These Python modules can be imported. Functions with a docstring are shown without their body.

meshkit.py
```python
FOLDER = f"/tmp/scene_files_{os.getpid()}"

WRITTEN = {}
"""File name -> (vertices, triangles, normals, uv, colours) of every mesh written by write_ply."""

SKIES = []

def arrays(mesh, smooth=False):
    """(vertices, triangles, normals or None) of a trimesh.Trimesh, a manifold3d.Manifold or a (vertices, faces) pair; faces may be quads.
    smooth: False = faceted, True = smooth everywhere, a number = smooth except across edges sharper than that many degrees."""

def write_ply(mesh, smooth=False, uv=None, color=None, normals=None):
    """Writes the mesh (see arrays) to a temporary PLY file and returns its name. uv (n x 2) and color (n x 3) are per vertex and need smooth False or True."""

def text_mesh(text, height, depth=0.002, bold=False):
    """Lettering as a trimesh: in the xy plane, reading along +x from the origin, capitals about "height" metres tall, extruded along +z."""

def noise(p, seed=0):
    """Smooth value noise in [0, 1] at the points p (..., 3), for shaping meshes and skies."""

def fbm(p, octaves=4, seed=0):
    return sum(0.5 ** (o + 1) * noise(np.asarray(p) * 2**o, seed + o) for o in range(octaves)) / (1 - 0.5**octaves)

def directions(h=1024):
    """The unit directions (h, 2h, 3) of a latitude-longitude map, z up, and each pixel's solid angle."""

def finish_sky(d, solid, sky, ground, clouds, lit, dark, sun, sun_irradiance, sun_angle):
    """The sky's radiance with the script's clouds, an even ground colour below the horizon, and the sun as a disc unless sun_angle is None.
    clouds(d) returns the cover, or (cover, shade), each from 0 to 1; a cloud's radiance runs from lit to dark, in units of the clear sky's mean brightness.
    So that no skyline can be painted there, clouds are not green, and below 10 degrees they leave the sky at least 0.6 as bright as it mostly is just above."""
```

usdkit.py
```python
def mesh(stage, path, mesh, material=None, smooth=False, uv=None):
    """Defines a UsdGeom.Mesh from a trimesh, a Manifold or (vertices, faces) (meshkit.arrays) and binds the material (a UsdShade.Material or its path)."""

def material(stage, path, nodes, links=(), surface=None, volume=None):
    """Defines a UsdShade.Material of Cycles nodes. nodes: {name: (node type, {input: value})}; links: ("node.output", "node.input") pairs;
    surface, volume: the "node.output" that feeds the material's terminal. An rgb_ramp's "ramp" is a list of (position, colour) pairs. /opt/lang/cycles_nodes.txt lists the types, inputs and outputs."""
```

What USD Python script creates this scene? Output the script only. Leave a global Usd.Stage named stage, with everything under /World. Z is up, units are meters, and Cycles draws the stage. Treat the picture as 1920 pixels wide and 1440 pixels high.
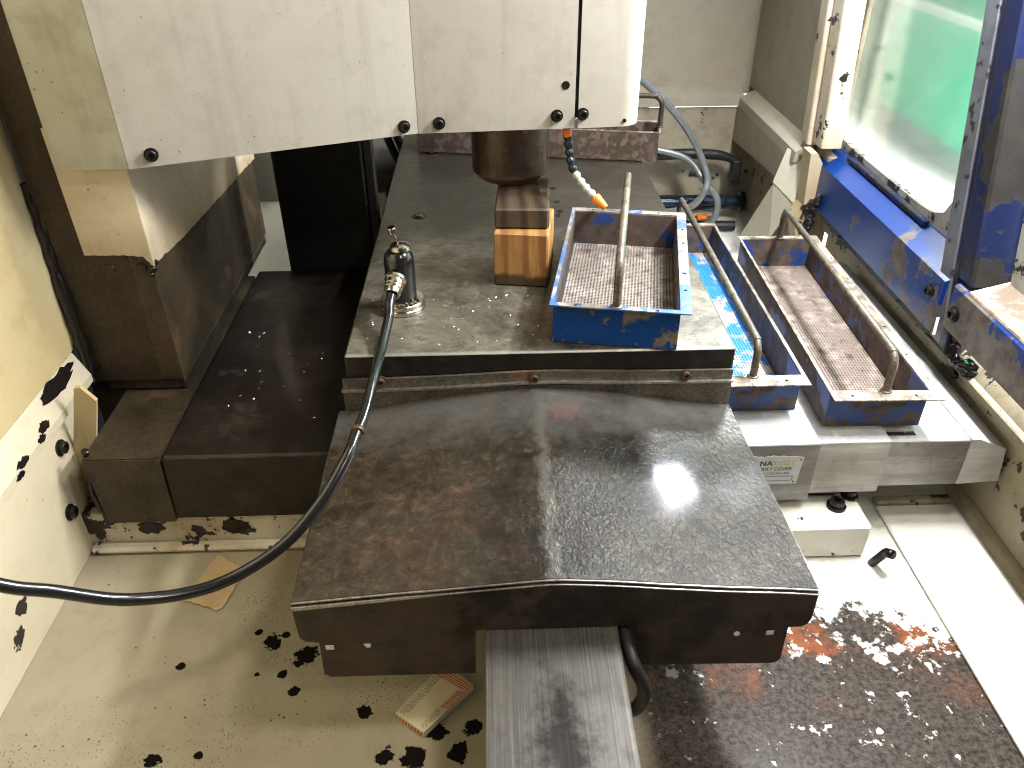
import math, random
import numpy as np, trimesh, manifold3d as m3
import shapely.geometry as sg
from shapely import affinity
import usdkit, meshkit
from pxr import Usd, UsdGeom, UsdLux, UsdShade, Gf, Sdf

rng = np.random.default_rng(7)
stage = Usd.Stage.CreateInMemory()
UsdGeom.SetStageUpAxis(stage, UsdGeom.Tokens.z)
UsdGeom.SetStageMetersPerUnit(stage, 1.0)
UsdGeom.Xform.Define(stage, '/World')
UsdGeom.Scope.Define(stage, '/World/Looks')

# ------------------------------------------------------------------ camera
YAW, PITCH, ROLL = map(math.radians, (1.5, 34.04, 0.45))
CPOS = np.array([-0.06076, -0.87168, 0.54059])
f_ = np.array([math.sin(YAW)*math.cos(PITCH), math.cos(YAW)*math.cos(PITCH), -math.sin(PITCH)])
r_ = np.array([math.cos(YAW), -math.sin(YAW), 0.0]); d_ = np.cross(f_, r_)
r2 = math.cos(ROLL)*r_ + math.sin(ROLL)*d_; d2 = -math.sin(ROLL)*r_ + math.cos(ROLL)*d_
cam = UsdGeom.Camera.Define(stage, '/World/camera')
cam.AddTransformOp().Set(Gf.Matrix4d(*r2, 0, *(-d2), 0, *(-f_), 0, *CPOS, 1))
cam.CreateHorizontalApertureAttr(36.0); cam.CreateVerticalApertureAttr(27.0)
cam.CreateFocalLengthAttr(36.0*1500/1920)
cam.CreateClippingRangeAttr(Gf.Vec2f(0.02, 60))
cam.CreateFocusDistanceAttr(1.15); cam.CreateFStopAttr(9.0)
cam.CreateExposureAttr(0.0)

# ------------------------------------------------------------------ light
def rect_light(name, pos, target, w, h, power, color, up=(0, 1, 0)):
    L = UsdLux.RectLight.Define(stage, '/World/' + name)
    pos = np.array(pos, float); z = pos - np.array(target, float); z /= np.linalg.norm(z)
    x = np.cross(np.array(up, float), z); x /= np.linalg.norm(x); y = np.cross(z, x)
    L.AddTransformOp().Set(Gf.Matrix4d(*x, 0, *y, 0, *z, 0, *pos, 1))
    L.CreateWidthAttr(w); L.CreateHeightAttr(h); L.CreateIntensityAttr(power); L.CreateNormalizeAttr(False)
    L.CreateColorAttr(Gf.Vec3f(*color))
    return L

# ceiling lamp of the machine above the viewer, tubular work lamp on the door side, both above the picture; shop light outside the doors
rect_light('ceiling_lamp', (0.43, -0.42, 1.32), (-0.1, 0.1, 0.0), 0.16, 0.20, 100.0, (1.0, 0.95, 0.86))
rect_light('shop_lamp', (0.6, -1.2, 1.4), (-0.2, 0.1, 0.0), 0.2, 0.2, 52.0, (1.0, 0.94, 0.82))
rect_light('work_lamp', (0.56, 0.06, 0.69), (0.10, 0.02, -0.05), 0.055, 0.30, 410.0, (0.97, 0.985, 1.0))
rect_light('rear_work_lamp', (0.56, 0.77, 0.70), (0.05, 0.0, -0.05), 0.10, 0.18, 210.0, (0.88, 0.94, 1.0))
rect_light('side_ceiling_lamp', (2.0, 0.8, 2.3), (2.0, 2.2, -0.5), 1.0, 1.2, 430.0, (1.0, 0.99, 0.97), (1, 0, 0))
dome = UsdLux.DomeLight.Define(stage, '/World/room_light')
dome.CreateIntensityAttr(1.0)

# ------------------------------------------------------------------ materials
class G:
    """A small writer of Cycles node graphs."""
    def __init__(s, name): s.name, s.n, s.l, s.k = name, {}, [], 0
    def add(s, kind, **inp):
        s.k += 1; nm = f'n{s.k}'; fixed = {}
        for a, v in inp.items():
            if isinstance(v, str) and '.' in v: s.l.append((v, f'{nm}.{a}'))
            else: fixed[a] = v
        s.n[nm] = (kind, fixed); return nm
    def pos(s, scale=(1, 1, 1), rot=(0, 0, 0), obj=False):
        src = s.add('texture_coordinate') + '.object' if obj else s.add('geometry') + '.position'
        return s.add('mapping', vector=src, scale=scale, rotation=rot) + '.vector'
    def noise(s, vec, scale, detail=4, rough=.55, dist=0.0):
        return s.add('noise_texture', vector=vec, scale=scale, detail=detail, roughness=rough, distortion=dist) + '.fac'
    def step(s, v, lo, hi, a=0.0, b=1.0):
        return s.add('map_range', value=v, from_min=lo, from_max=hi, to_min=a, to_max=b, clamp=True) + '.result'
    def math(s, op, a, b=0.0, clamp=False):
        return s.add('math', math_type=op, value1=a, value2=b, use_clamp=clamp) + '.value'
    def mix(s, fac, a, b, kind='mix'):
        return s.add('mix_color', blend_type=kind, fac=fac, a=a, b=b) + '.result'
    def sep(s, vec):
        n = s.add('separate_xyz', vector=vec); return n + '.x', n + '.y', n + '.z'
    def bump(s, h, strength=.5, dist=.001):
        return s.add('bump', height=h, strength=strength, distance=dist) + '.normal'
    def out(s, **p):
        b = s.add('principled_bsdf', **p)
        return usdkit.material(stage, '/World/Looks/' + s.name, s.n, s.l, surface=b + '.BSDF')
    def spots(s, vec, pts, warp_scale=60, warp=.6):
        """Mask of ragged spots: pts = (x, y, z, radius)."""
        w = s.noise(vec, warp_scale, 4, .6); acc = None
        for x, y, z, r in pts:
            d = s.add('vector_math', math_type='distance', vector1=vec, vector2=(x, y, z)) + '.value'
            d = s.math('add', s.math('divide', d, r), s.math('multiply', s.math('subtract', w, .5), warp*5))
            mk = s.step(d, 1.05, .95)
            acc = mk if acc is None else s.math('maximum', acc, mk)
        return acc

def painted(name, base, stain, stain_amt=.5, specks=.5, chips=.0, rough=.42, low=None, bumpy=.25, spots=(), streak=0.0):
    g = G(name); P = g.pos()
    big = g.noise(P, 4, 6, .6); mid = g.noise(P, 22, 6, .65); fine = g.noise(P, 240, 3, .6)
    c = g.mix(g.math('multiply', g.step(big, .42, .72), stain_amt), base, stain)
    c = g.mix(g.math('multiply', g.step(mid, .5, .75), stain_amt*.7), c, tuple(.72*x for x in stain))
    if streak:
        st = g.noise(g.pos((40, 40, 2.2)), 1.0, 5, .6)
        c = g.mix(g.math('multiply', g.step(st, .52, .75), streak), c, tuple(.55*x for x in stain))
    if specks:
        v = g.add('voronoi_texture', vector=P, scale=70.0, randomness=1.0)
        sz = g.step(g.noise(P, 16, 3), .42, .78, .0, .14)
        m = g.math('less_than', g.math('add', v + '.distance', g.math('multiply', g.step(fine, 0, 1, -.5, .5), .25)), sz)
        c = g.mix(g.math('multiply', m, specks), c, (.018, .013, .010))
        v2 = g.add('voronoi_texture', vector=P, scale=230.0, randomness=1.0)
        m2 = g.math('less_than', v2 + '.distance', g.step(g.noise(P, 9, 3), .46, .8, .0, .24))
        c = g.mix(g.math('multiply', m2, specks*.8), c, (.05, .035, .022))
    if low is not None:     # dirt that gathers on the lowest part: (z0, z1, colour, amount)
        z = g.sep(P)[2]
        m = g.math('multiply', g.step(g.math('add', z, g.step(mid, .2, .8, -.05, .05)), low[1], low[0]), low[3])
        c = g.mix(m, c, low[2])
    r = g.step(mid, .3, .8, rough, rough+.18)
    if chips:
        cn = g.noise(P, 26, 6, .62); m = g.step(cn, .5+chips, .512+chips)
        c = g.mix(m, c, (.020, .015, .012))
    if spots:
        c = g.mix(g.spots(P, spots), c, (.012, .009, .008))
    h = g.math('add', g.math('multiply', fine, .5), mid)
    return g.out(base_color=c, roughness=r, normal=g.bump(h, bumpy, .0006))

def metal(name, dark, lite, metallic=.85, r0=.28, r1=.5, rust=0.0, rustc=(.13, .05, .022), brush=None, bump_scale=120, bump_amt=.25, bump_d=.0008, wet=0.0, obj=False, streaky=(1, 1, 1), grain=True):
    g = G(name); P = g.pos(obj=obj); S = g.pos(streaky, obj=obj)
    big = g.noise(S, 7, 6, .62, .4); mid = g.noise(P, 38, 6, .66)
    c = g.mix(g.step(big, .34, .68), dark, lite)
    c = g.mix(g.math('multiply', g.step(mid, .48, .78), .55), c, tuple(.55*x for x in dark))
    h = g.noise(P, bump_scale, 3, .55)
    if brush:
        b = g.noise(g.pos(brush, obj=obj), 1.0, 4, .7)
        c = g.mix(g.step(b, .25, .8, 0, .38), c, tuple(.45*x for x in dark)); h = g.math('add', h, b)
    if grain: sp = g.noise(P, 260, 5, .75); c = g.mix(1.0, c, g.add('rgb_ramp', fac=sp, ramp=[(0, (.45, .45, .45)), (.38, (.62, .61, .6)), (.52, (1, 1, 1)), (.66, (1.35, 1.33, 1.3)), (1, (1.6, 1.6, 1.6))]) + '.color', 'multiply')
    met = metallic
    r = g.step(mid, .3, .75, r0, r1)
    if rust:
        rn = g.noise(P, 13, 7, .68); m = g.step(rn, .62-rust*.25, .70-rust*.25)
        c = g.mix(m, c, g.mix(mid, rustc, tuple(.4*x for x in rustc)))
        met = g.step(m, 0, 1, metallic, .05); r = g.math('add', r, g.math('multiply', m, .22))
    return g.out(base_color=c, metallic=met, roughness=r, normal=g.bump(h, bump_amt, bump_d), coat_weight=wet, coat_roughness=.12)

def worn_paint(name, paint, under, amount, r0=.38, side=None, obj=True, scale=14, under2=(.20, .17, .13)):
    g = G(name); P = g.pos(obj=obj)
    n = g.noise(P, scale, 7, .68); f = g.noise(P, 150, 3, .6); b = g.noise(P, 5, 3)
    lo = .64 - amount*.3
    if side: n = g.math('add', n, g.step(g.sep(P)[1], *side))
    m = g.step(g.math('add', n, g.step(b, .3, .7, -.06, .06)), lo, lo+.025)
    u = g.mix(g.step(g.noise(P, 45, 5), .35, .65), under, under2)
    p = g.mix(g.step(n, .25, .6, .0, .55), paint, tuple(.55*x for x in paint))
    c = g.mix(m, p, u)
    v = g.add('voronoi_texture', vector=P, scale=160.0, randomness=1.0)
    c = g.mix(g.math('multiply', g.math('less_than', v + '.distance', .12), .5), c, (.03, .02, .016))
    return g.out(base_color=c, roughness=g.step(m, 0, 1, r0, .72), metallic=g.step(m, 0, 1, 0, .25),
                 normal=g.bump(g.math('add', g.math('multiply', m, -.8), g.math('multiply', f, .3)), .45, .0006))

def plain(name, color, rough=.5, metallic=0.0, bump=0.0, **kw):
    g = G(name); P = g.pos(obj=False); n = g.noise(P, 60, 5, .6)
    c = g.mix(g.step(n, .35, .7, 0, .5), color, tuple(.6*x for x in color))
    a = dict(base_color=c, roughness=g.step(n, .3, .7, rough*.85, min(1, rough*1.2)), metallic=metallic, **kw)
    if bump: a['normal'] = g.bump(g.noise(P, 200, 3), bump, .0006)
    return g.out(**a)

CREAM = (.62, .57, .46); CREAM_ST = (.46, .37, .22)
M = {}
M['head'] = painted('head_paint', (.345, .325, .28), (.27, .25, .20), .6, .55, 0, .36, bumpy=.3, streak=.28)
M['head_left'] = painted('head_paint_left', (.335, .325, .25), (.25, .215, .145), .9, .6, 0, .4, bumpy=.3, streak=.3)
M['casting'] = painted('casting_paint', (.66, .58, .44), (.46, .36, .22), .8, .9, 0, .42, bumpy=.6, low=(.03, .15, (.20, .135, .065), .85))
M['left_wall'] = painted('left_wall_paint', (.43, .375, .25), (.35, .255, .10), .7, .35, 0, .32, bumpy=.12, low=(-.06, .10, (.50, .38, .17), .55))
M['left_ledge'] = painted('left_ledge_paint', (.52, .48, .36), (.40, .31, .17), .5, .5, .2, .36)
M['left_lower'] = painted('left_lower_paint', (.56, .495, .355), (.48, .38, .22), .4, .45, .0, .34, bumpy=.15,
                          spots=[(-.645, -.197, -.23, .010), (-.645, -.222, -.254, .012), (-.645, -.185, -.226, .004), (-.645, -.33, -.12, .01)])
M['rear_wall'] = painted('rear_wall_paint', (.34, .31, .24), (.25, .205, .135), .45, .75, 0, .45)
M['rear_dirty'] = painted('rear_dirty_paint', (.34, .30, .22), (.20, .15, .09), .9, 1.0, .13, .5, bumpy=.5)
M['post'] = painted('post_paint', (.78, .76, .70), (.45, .32, .14), .75, 1.0, .115, .36, low=(-.05, .25, (.42, .28, .10), .75))
M['right_wall'] = painted('right_wall_paint', (.34, .30, .21), (.15, .12, .075), 1.0, 1.0, .10, .5, bumpy=.5)
M['white_strip'] = painted('strip_paint', (.80, .79, .74), (.70, .66, .55), .5, .2, 0, .4)
M['base_paint'] = painted('base_paint', (.60, .55, .44), (.34, .24, .12), .9, 1.0, .06, .45)
M['box_paint'] = painted('box_paint', (.72, .70, .62), (.55, .48, .36), .5, .5, .12, .4)

def floor_material():
    g = G('floor_paint'); P = g.pos(); x, y, z = g.sep(P)
    big = g.noise(P, 5, 5); mid = g.noise(P, 30, 6, .65); fine = g.noise(P, 170, 4, .6)
    c = g.mix(g.step(big, .4, .7, 0, .6), (.35, .305, .21), (.28, .23, .145))
    c = g.mix(g.step(mid, .5, .8, 0, .4), c, (.20, .15, .085))
    v = g.add('voronoi_texture', vector=g.pos((1, 1, 0)), scale=75.0, randomness=1.0)
    m = g.math('less_than', g.math('add', v + '.distance', g.step(fine, 0, 1, -.12, .12)), g.step(g.noise(P, 11, 3), .44, .76, .0, .16))
    c = g.mix(g.math('multiply', m, .92), c, (.02, .014, .01))
    v2 = g.add('voronoi_texture', vector=g.pos((1.4, .8, 0), (0, 0, .7)), scale=230.0, randomness=1.0)
    m2 = g.math('less_than', v2 + '.distance', g.step(g.noise(P, 7, 3), .36, .70, .0, .27))
    c = g.mix(g.math('multiply', m2, .8), c, (.03, .02, .013))
    chips = [(-.351, -.203, .013), (-.305, -.225, .017), (-.31, -.274, .008), (-.456, -.235, .007), (-.45, -.357, .011), (-.193, -.363, .012), (-.222, -.306, .010),
             (-.372, -.186, .005), (-.335, -.192, .006), (-.328, -.251, .007), (-.36, -.25, .004), (-.40, -.353, .006), (-.155, -.30, .006), (-.135, -.335, .013), (-.11, -.36, .013), (-.16, -.365, .016), (-.095, -.33, .012), (-.12, -.30, .007)]
    chips = g.spots(P, [(a, b, -.3, r*.86) for a, b, r in chips], 105, .42)
    c = g.mix(chips, c, (.010, .007, .006))
    # the worn corner: paint gone down to brown, oily steel, flakes of paint left, rust in a band
    line = g.math('multiply', g.math('maximum', g.math('subtract', x, .33), 0.0), .42)
    w = g.math('add', .43, g.math('multiply', g.math('add', g.math('add', y, .185), line), -8.0))
    w = g.math('add', w, g.step(g.noise(P, 11, 6, .68), .2, .8, -.75, .75))
    xe = g.step(x, .085, .115)
    flake = g.noise(P, 62, 6, .62)
    worn = g.math('multiply', g.step(g.math('add', w, g.step(flake, .25, .75, -.55, .55)), .36, .50), xe)
    paint_left = g.step(g.math('add', flake, g.step(g.noise(P, 12, 3), .3, .7, -.07, .07)), .64, .665)
    worn = g.math('multiply', worn, g.math('subtract', 1.0, paint_left))
    steel = g.mix(g.step(g.noise(P, 130, 6, .8), .40, .60), (.020, .015, .012), (.105, .085, .070))
    rust = g.math('multiply', g.step(g.noise(P, 14, 6, .7), .50, .62), g.math('multiply', g.step(y, -.33, -.22), .9))
    steel = g.mix(rust, steel, (.30, .085, .025))
    c = g.mix(g.step(x, .09, .30), c, g.mix(g.step(mid, .5, .7), (.74, .72, .66), (.58, .53, .43))); c = g.mix(g.math('multiply', m, .8), c, (.05, .04, .03)); c = g.mix(worn, c, steel)
    rough = g.math('maximum', g.step(worn, 0, 1, .42, .58), g.step(chips, 0, 1, 0, .9))
    h = g.math('add', g.math('multiply', worn, -.5), g.math('multiply', g.noise(P, 260, 4, .7), g.step(worn, 0, 1, .25, 3.4)))
    return g.out(base_color=c, roughness=rough, specular_ior_level=g.math('subtract', g.step(worn, 0, 1, .5, .18), g.step(chips, 0, 1, 0, .45), True), metallic=g.math('multiply', worn, .08), normal=g.bump(h, .8, .0011), coat_weight=g.math('multiply', worn, .06), coat_roughness=.25)
M['floor'] = floor_material()

def front_cover_material():
    g = G('front_cover_steel'); P = g.pos(); x, y, z = g.sep(P)
    big = g.noise(P, 6, 6, .62, .6); mid = g.noise(P, 26, 6, .68); red = g.noise(g.pos((1, 1.3, 1)), 9, 5, .6)
    c = g.mix(g.step(big, .36, .66), (.013, .011, .007), (.052, .044, .031))
    c = g.mix(g.step(mid, .45, .72, 0, .8), c, (.013, .010, .008)); c = g.mix(g.step(g.noise(P, 90, 6, .75), .57, .68, 0, .5), c, (.10, .085, .065))
    c = g.mix(g.step(x, -.02, -.18, 0, .6), c, (.082, .060, .038)); c = g.mix(g.math('multiply', g.step(red, .52, .68), g.step(x, .15, -.12, .1, .5)), c, (.085, .042, .024))
    mt = g.noise(P, 48, 9, .82, .5); c = g.mix(1.0, c, g.add('rgb_ramp', fac=mt, ramp=[(0, (.25, .25, .25)), (.40, (.52, .50, .47)), (.52, (.9, .9, .9)), (.62, (1.7, 1.62, 1.5)), (1, (2.4, 2.2, 2.0))]) + '.color', 'multiply')
    c = g.mix(g.spots(P, [(.03, -.045, -.05, .022)], 55, .5), c, (.13, .035, .022))
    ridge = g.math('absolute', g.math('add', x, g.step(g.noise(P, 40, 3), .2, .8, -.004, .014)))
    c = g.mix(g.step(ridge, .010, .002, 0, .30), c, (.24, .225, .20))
    worn = g.math('multiply', g.step(g.math('add', y, g.step(mid, .3, .7, -.03, .03)), -.11, -.03), .75)
    c = g.mix(worn, c, (.12, .115, .105))
    # the sheet is covered with a pitted, wavy film of oil
    flow = g.noise(g.pos((1, .7, 1), (0, 0, .45)), 170, 5, .62, .25)
    film = g.math('multiply', flow, g.step(g.math('add', y, g.step(big, .3, .7, -.05, .05)), -.03, -.13))
    film = g.math('multiply', film, g.step(g.math('add', x, g.step(big, .3, .7, -.08, .08)), -.10, .10, .30, 1.0)); film = g.math('add', film, g.math('multiply', g.noise(P, 240, 3, .6), .22))
    r = g.step(mid, .3, .75, .24, .36)
    return g.out(base_color=c, metallic=.45, roughness=r, normal=g.bump(film, .9, .0026), coat_weight=.27, coat_roughness=.11)
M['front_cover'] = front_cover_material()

def table_material():
    g = G('table_steel'); P = g.pos(); x, y, z = g.sep(P)
    a = g.noise(P, 10, 8, .72, .6); b = g.noise(g.pos((1, 2.2, 1), (0, 0, .3)), 40, 7, .74); f = g.noise(P, 170, 4, .65)
    c = g.mix(g.step(a, .38, .62), (.060, .054, .041), (.22, .203, .155))
    c = g.mix(g.step(b, .50, .66, 0, .6), c, (.055, .044, .032))
    c = g.mix(g.step(g.noise(P, 52, 7, .75), .56, .66, 0, .6), c, (.34, .315, .235))
    c = g.mix(g.step(g.noise(P, 17, 6, .7), .56, .66, 0, .5), c, (.085, .048, .028))
    v = g.add('voronoi_texture', vector=P, scale=120.0, randomness=1.0)
    c = g.mix(g.math('multiply', g.math('less_than', v + '.distance', g.step(a, .5, .75, .0, .16)), .6), c, (.02, .015, .011))
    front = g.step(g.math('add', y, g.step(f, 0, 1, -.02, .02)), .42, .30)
    c = g.mix(g.math('multiply', g.math('subtract', 1.0, front), .82), c, (.042, .034, .025))  # shadow of the head painted into the colour of the table's back half
    edge = g.step(g.math('add', y, g.step(f, 0, 1, -.004, .004)), .007, .002)
    c = g.mix(g.math('multiply', edge, .5), c, (.45, .44, .40))
    face = g.math('multiply', g.step(z, -.0012, -.0026), g.step(y, .004, .001)); c = g.mix(face, c, g.mix(g.step(b, .3, .7), (.012, .010, .008), (.03, .026, .022)))
    return g.out(base_color=c, metallic=.5, roughness=g.step(b, .3, .7, .28, .56), normal=g.bump(g.math('add', f, b), .4, .0009), coat_weight=.2, coat_roughness=.15)
M['table'] = table_material()
M['apron'] = metal('apron_steel', (.022, .019, .016), (.065, .057, .047), .55, .42, .6, .62, (.07, .045, .03), bump_scale=90, bump_amt=.3)
M['flange'] = metal('flange_steel', (.09, .077, .058), (.24, .22, .19), .7, .34, .5, .35, (.16, .08, .04))
M['bright_edge'] = metal('bright_edge_steel', (.36, .34, .31), (.6, .58, .54), .9, .3, .45)
M['tongue'] = metal('tongue_steel', (.2, .2, .2), (.4, .385, .36), .8, .3, .44, 0, brush=(420, 6, 420))
def tongue_dark():
    g = G('tongue_worn_steel'); P = g.pos(); x, y, z = g.sep(P)
    b = g.noise(g.pos((420, 5, 420)), 1.0, 4, .7); mid = g.noise(P, 34, 6, .68)
    c = g.mix(g.step(b, .3, .7), (.075, .068, .060), (.19, .178, .162))
    c = g.mix(g.step(mid, .5, .75, 0, .6), c, (.06, .054, .048))
    d = g.math('add', g.math('absolute', g.math('multiply', g.math('add', x, .006), 22.0)), g.math('absolute', g.math('multiply', g.math('add', y, .46), 8.5)))
    d = g.math('add', d, g.step(g.noise(P, 50, 6, .7), .2, .8, -.6, .6))
    c = g.mix(g.step(d, .95, .30, 0, .93), c, (.022, .02, .018))
    return g.out(base_color=c, metallic=.6, roughness=g.step(mid, .3, .7, .28, .44), normal=g.bump(b, .3, .0004))
M['tongue'] = tongue_dark()
M['stainless'] = metal('stainless_steel', (.62, .62, .62), (.88, .88, .88), .45, .36, .5, 0, brush=(4, 4, 300), streaky=(1, 1, 3), grain=False, bump_amt=.12)
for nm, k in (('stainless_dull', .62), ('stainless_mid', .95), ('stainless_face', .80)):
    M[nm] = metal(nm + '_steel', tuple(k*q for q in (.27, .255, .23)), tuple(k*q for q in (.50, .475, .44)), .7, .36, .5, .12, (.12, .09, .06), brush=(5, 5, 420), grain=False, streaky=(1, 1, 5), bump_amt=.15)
M['oily_sheet'] = metal('oily_brown_sheet', (.005, .0033, .0018), (.022, .0135, .0075), .25, .4, .6, .25, (.032, .016, .010), wet=.25, bump_scale=160)
M['oily_face'] = metal('oily_brown_face', (.010, .007, .003), (.032, .024, .012), .2, .5, .7, .4, (.05, .028, .013), brush=(60, 60, 5))
M['brown_sheet'] = metal('brown_cover_sheet', (.019, .0125, .0065), (.055, .037, .020), .3, .45, .62, .15, (.06, .03, .012), bump_scale=220)
M['tan_sheet'] = metal('tan_cover_sheet', (.027, .019, .009), (.082, .060, .032), .25, .45, .65, .2, (.08, .04, .015), brush=(50, 50, 6))
M['nose'] = metal('nose_steel', (.04, .026, .015), (.14, .095, .06), .7, .3, .5, .55, (.12, .055, .025), brush=(40, 40, 8), wet=.3)
M['blue_tray'] = worn_paint('blue_tray_paint', (.002, .052, .25), (.13, .10, .065), .46)
M['blue_rim'] = worn_paint('blue_rim_paint', (.05, .13, .38), (.16, .13, .10), .62, scale=26, under2=(.30, .28, .26))
M['blue_worn'] = worn_paint('blue_worn_paint', (.004, .045, .22), (.05, .036, .028), .68, scale=10, under2=(.10, .07, .055))
M['dark_tray'] = worn_paint('dark_tray_paint', (.005, .045, .22), (.055, .042, .034), .68, scale=9, under2=(.13, .095, .075))
M['rust_rim'] = worn_paint('rust_rim_paint', (.42, .36, .29), (.12, .092, .072), .55, scale=36, under2=(.30, .25, .20))
M['rust_tray'] = worn_paint('rust_tray_paint', (.085, .060, .044), (.17, .132, .105), .55, scale=60, under2=(.12, .08, .065))
M['blue_screen'] = worn_paint('blue_screen_paint', (.03, .26, .74), (.42, .33, .31), .52, scale=11, under2=(.50, .42, .38))
M['grey_screen'] = worn_paint('grey_screen_paint', (.22, .19, .16), (.10, .075, .055), .5, scale=20, under2=(.36, .32, .28))
M['rust_screen'] = worn_paint('rust_screen_paint', (.24, .185, .155), (.13, .085, .065), .5, scale=16, under2=(.40, .33, .29))
M['screen_back'] = plain('screen_grime', (.035, .024, .02), .6)
M['screen_back_rust'] = plain('screen_grime_rust', (.13, .085, .072), .7)
M['screen_back_blue'] = plain('screen_grime_blue', (.06, .09, .17), .7)
M['handle'] = metal('handle_steel', (.09, .075, .058), (.28, .25, .20), .6, .4, .55, .3, (.12, .08, .05), obj=True, bump_scale=200)
M['handle_dark'] = metal('handle_dark_steel', (.05, .04, .032), (.12, .10, .08), .6, .4, .55, .2, obj=True)
M['door_blue'] = worn_paint('door_blue_paint', (.001, .034, .20), (.075, .06, .05), .30, .30, obj=False, scale=8, under2=(.16, .14, .12), side=(.62, .12, -.12, .07))
M['door_dark'] = worn_paint('door_dark_paint', (.003, .010, .055), (.010, .009, .008), .58, .36, obj=False, scale=7, under2=(.022, .017, .014))
M['door_rust'] = worn_paint('door_sill_rust', (.22, .17, .13), (.28, .15, .07), .5, .45, obj=False, scale=9, under2=(.42, .39, .36))
M['stile_grey'] = painted('stile_grime', (.11, .12, .15), (.05, .046, .046), 1.0, 1.0, .09, .4, bumpy=.6)
M['gasket'] = painted('gasket_grey', (.33, .32, .29), (.14, .12, .10), .9, .9, .08, .55, bumpy=.4)
M['black'] = plain('black_rubber', (.010, .010, .010), .45)
M['black_matte'] = plain('black_matte', (.0035, .0035, .004), .75)
M['bolt'] = plain('oiled_black_bolt', (.022, .019, .017), .30, .6)
M['grease'] = plain('black_grease', (.008, .006, .005), .25, 0, .6)
M['bolt_rust'] = plain('rusty_bolt', (.14, .09, .06), .45, .7)
M['chrome'] = metal('chrome_plate', (.48, .46, .42), (.68, .66, .60), 1.0, .14, .26, 0, bump_amt=.03)
M['brass'] = metal('brass_nickel', (.50, .46, .37), (.66, .62, .52), 1.0, .18, .3, 0, bump_amt=.05)
M['probe_black'] = plain('probe_black', (.009, .009, .009), .16, 0, 0, coat_weight=.6, coat_roughness=.08)
M['cable'] = plain('cable_black', (.010, .010, .011), .22, 0, .12, coat_weight=.3, coat_roughness=.15)
M['orange'] = plain('orange_plastic', (.85, .23, .02), .35)
M['loc_black'] = plain('segment_black', (.012, .02, .026), .32)
M['loc_grey'] = plain('segment_grey', (.42, .42, .37), .4)
M['hose'] = plain('clear_grey_hose', (.17, .19, .19), .25, 0, .2, coat_weight=.4)
M['steel_blue'] = plain('blue_black_rod', (.02, .032, .05), .22, .5)
M['motor'] = plain('grey_motor', (.22, .21, .19), .35, .7)
M['green'] = plain('green_machine_paint', (.0, .56, .31), .5)
M['shop_white'] = plain('shop_white', (.75, .74, .72), .6)
M['shop_grey'] = plain('shop_grey', (.22, .22, .23), .6)
M['shop_dark'] = plain('shop_dark', (.05, .05, .055), .6)
M['plate_white'] = plain('nameplate_white', (.58, .59, .60), .38)
M['ink'] = plain('ink_black', (.012, .012, .012), .5)
M['ink_grey'] = plain('ink_grey', (.12, .12, .12), .5)
M['ink_yellow'] = plain('ink_yellow', (.62, .46, .02), .5)
M['card'] = painted('card_paper', (.62, .54, .36), (.48, .33, .16), .6, .3, 0, .6)
M['card_red'] = plain('card_red', (.50, .10, .035), .6)
M['scrap'] = painted('scrap_card', (.52, .38, .20), (.40, .26, .11), .8, .2, 0, .5)
M['pale_paint'] = painted('pale_sheet_paint', (.60, .58, .46), (.48, .44, .30), .5, .4, 0, .3)
M['swarf'] = plain('bright_swarf', (.7, .68, .64), .2, 1.0)

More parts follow.
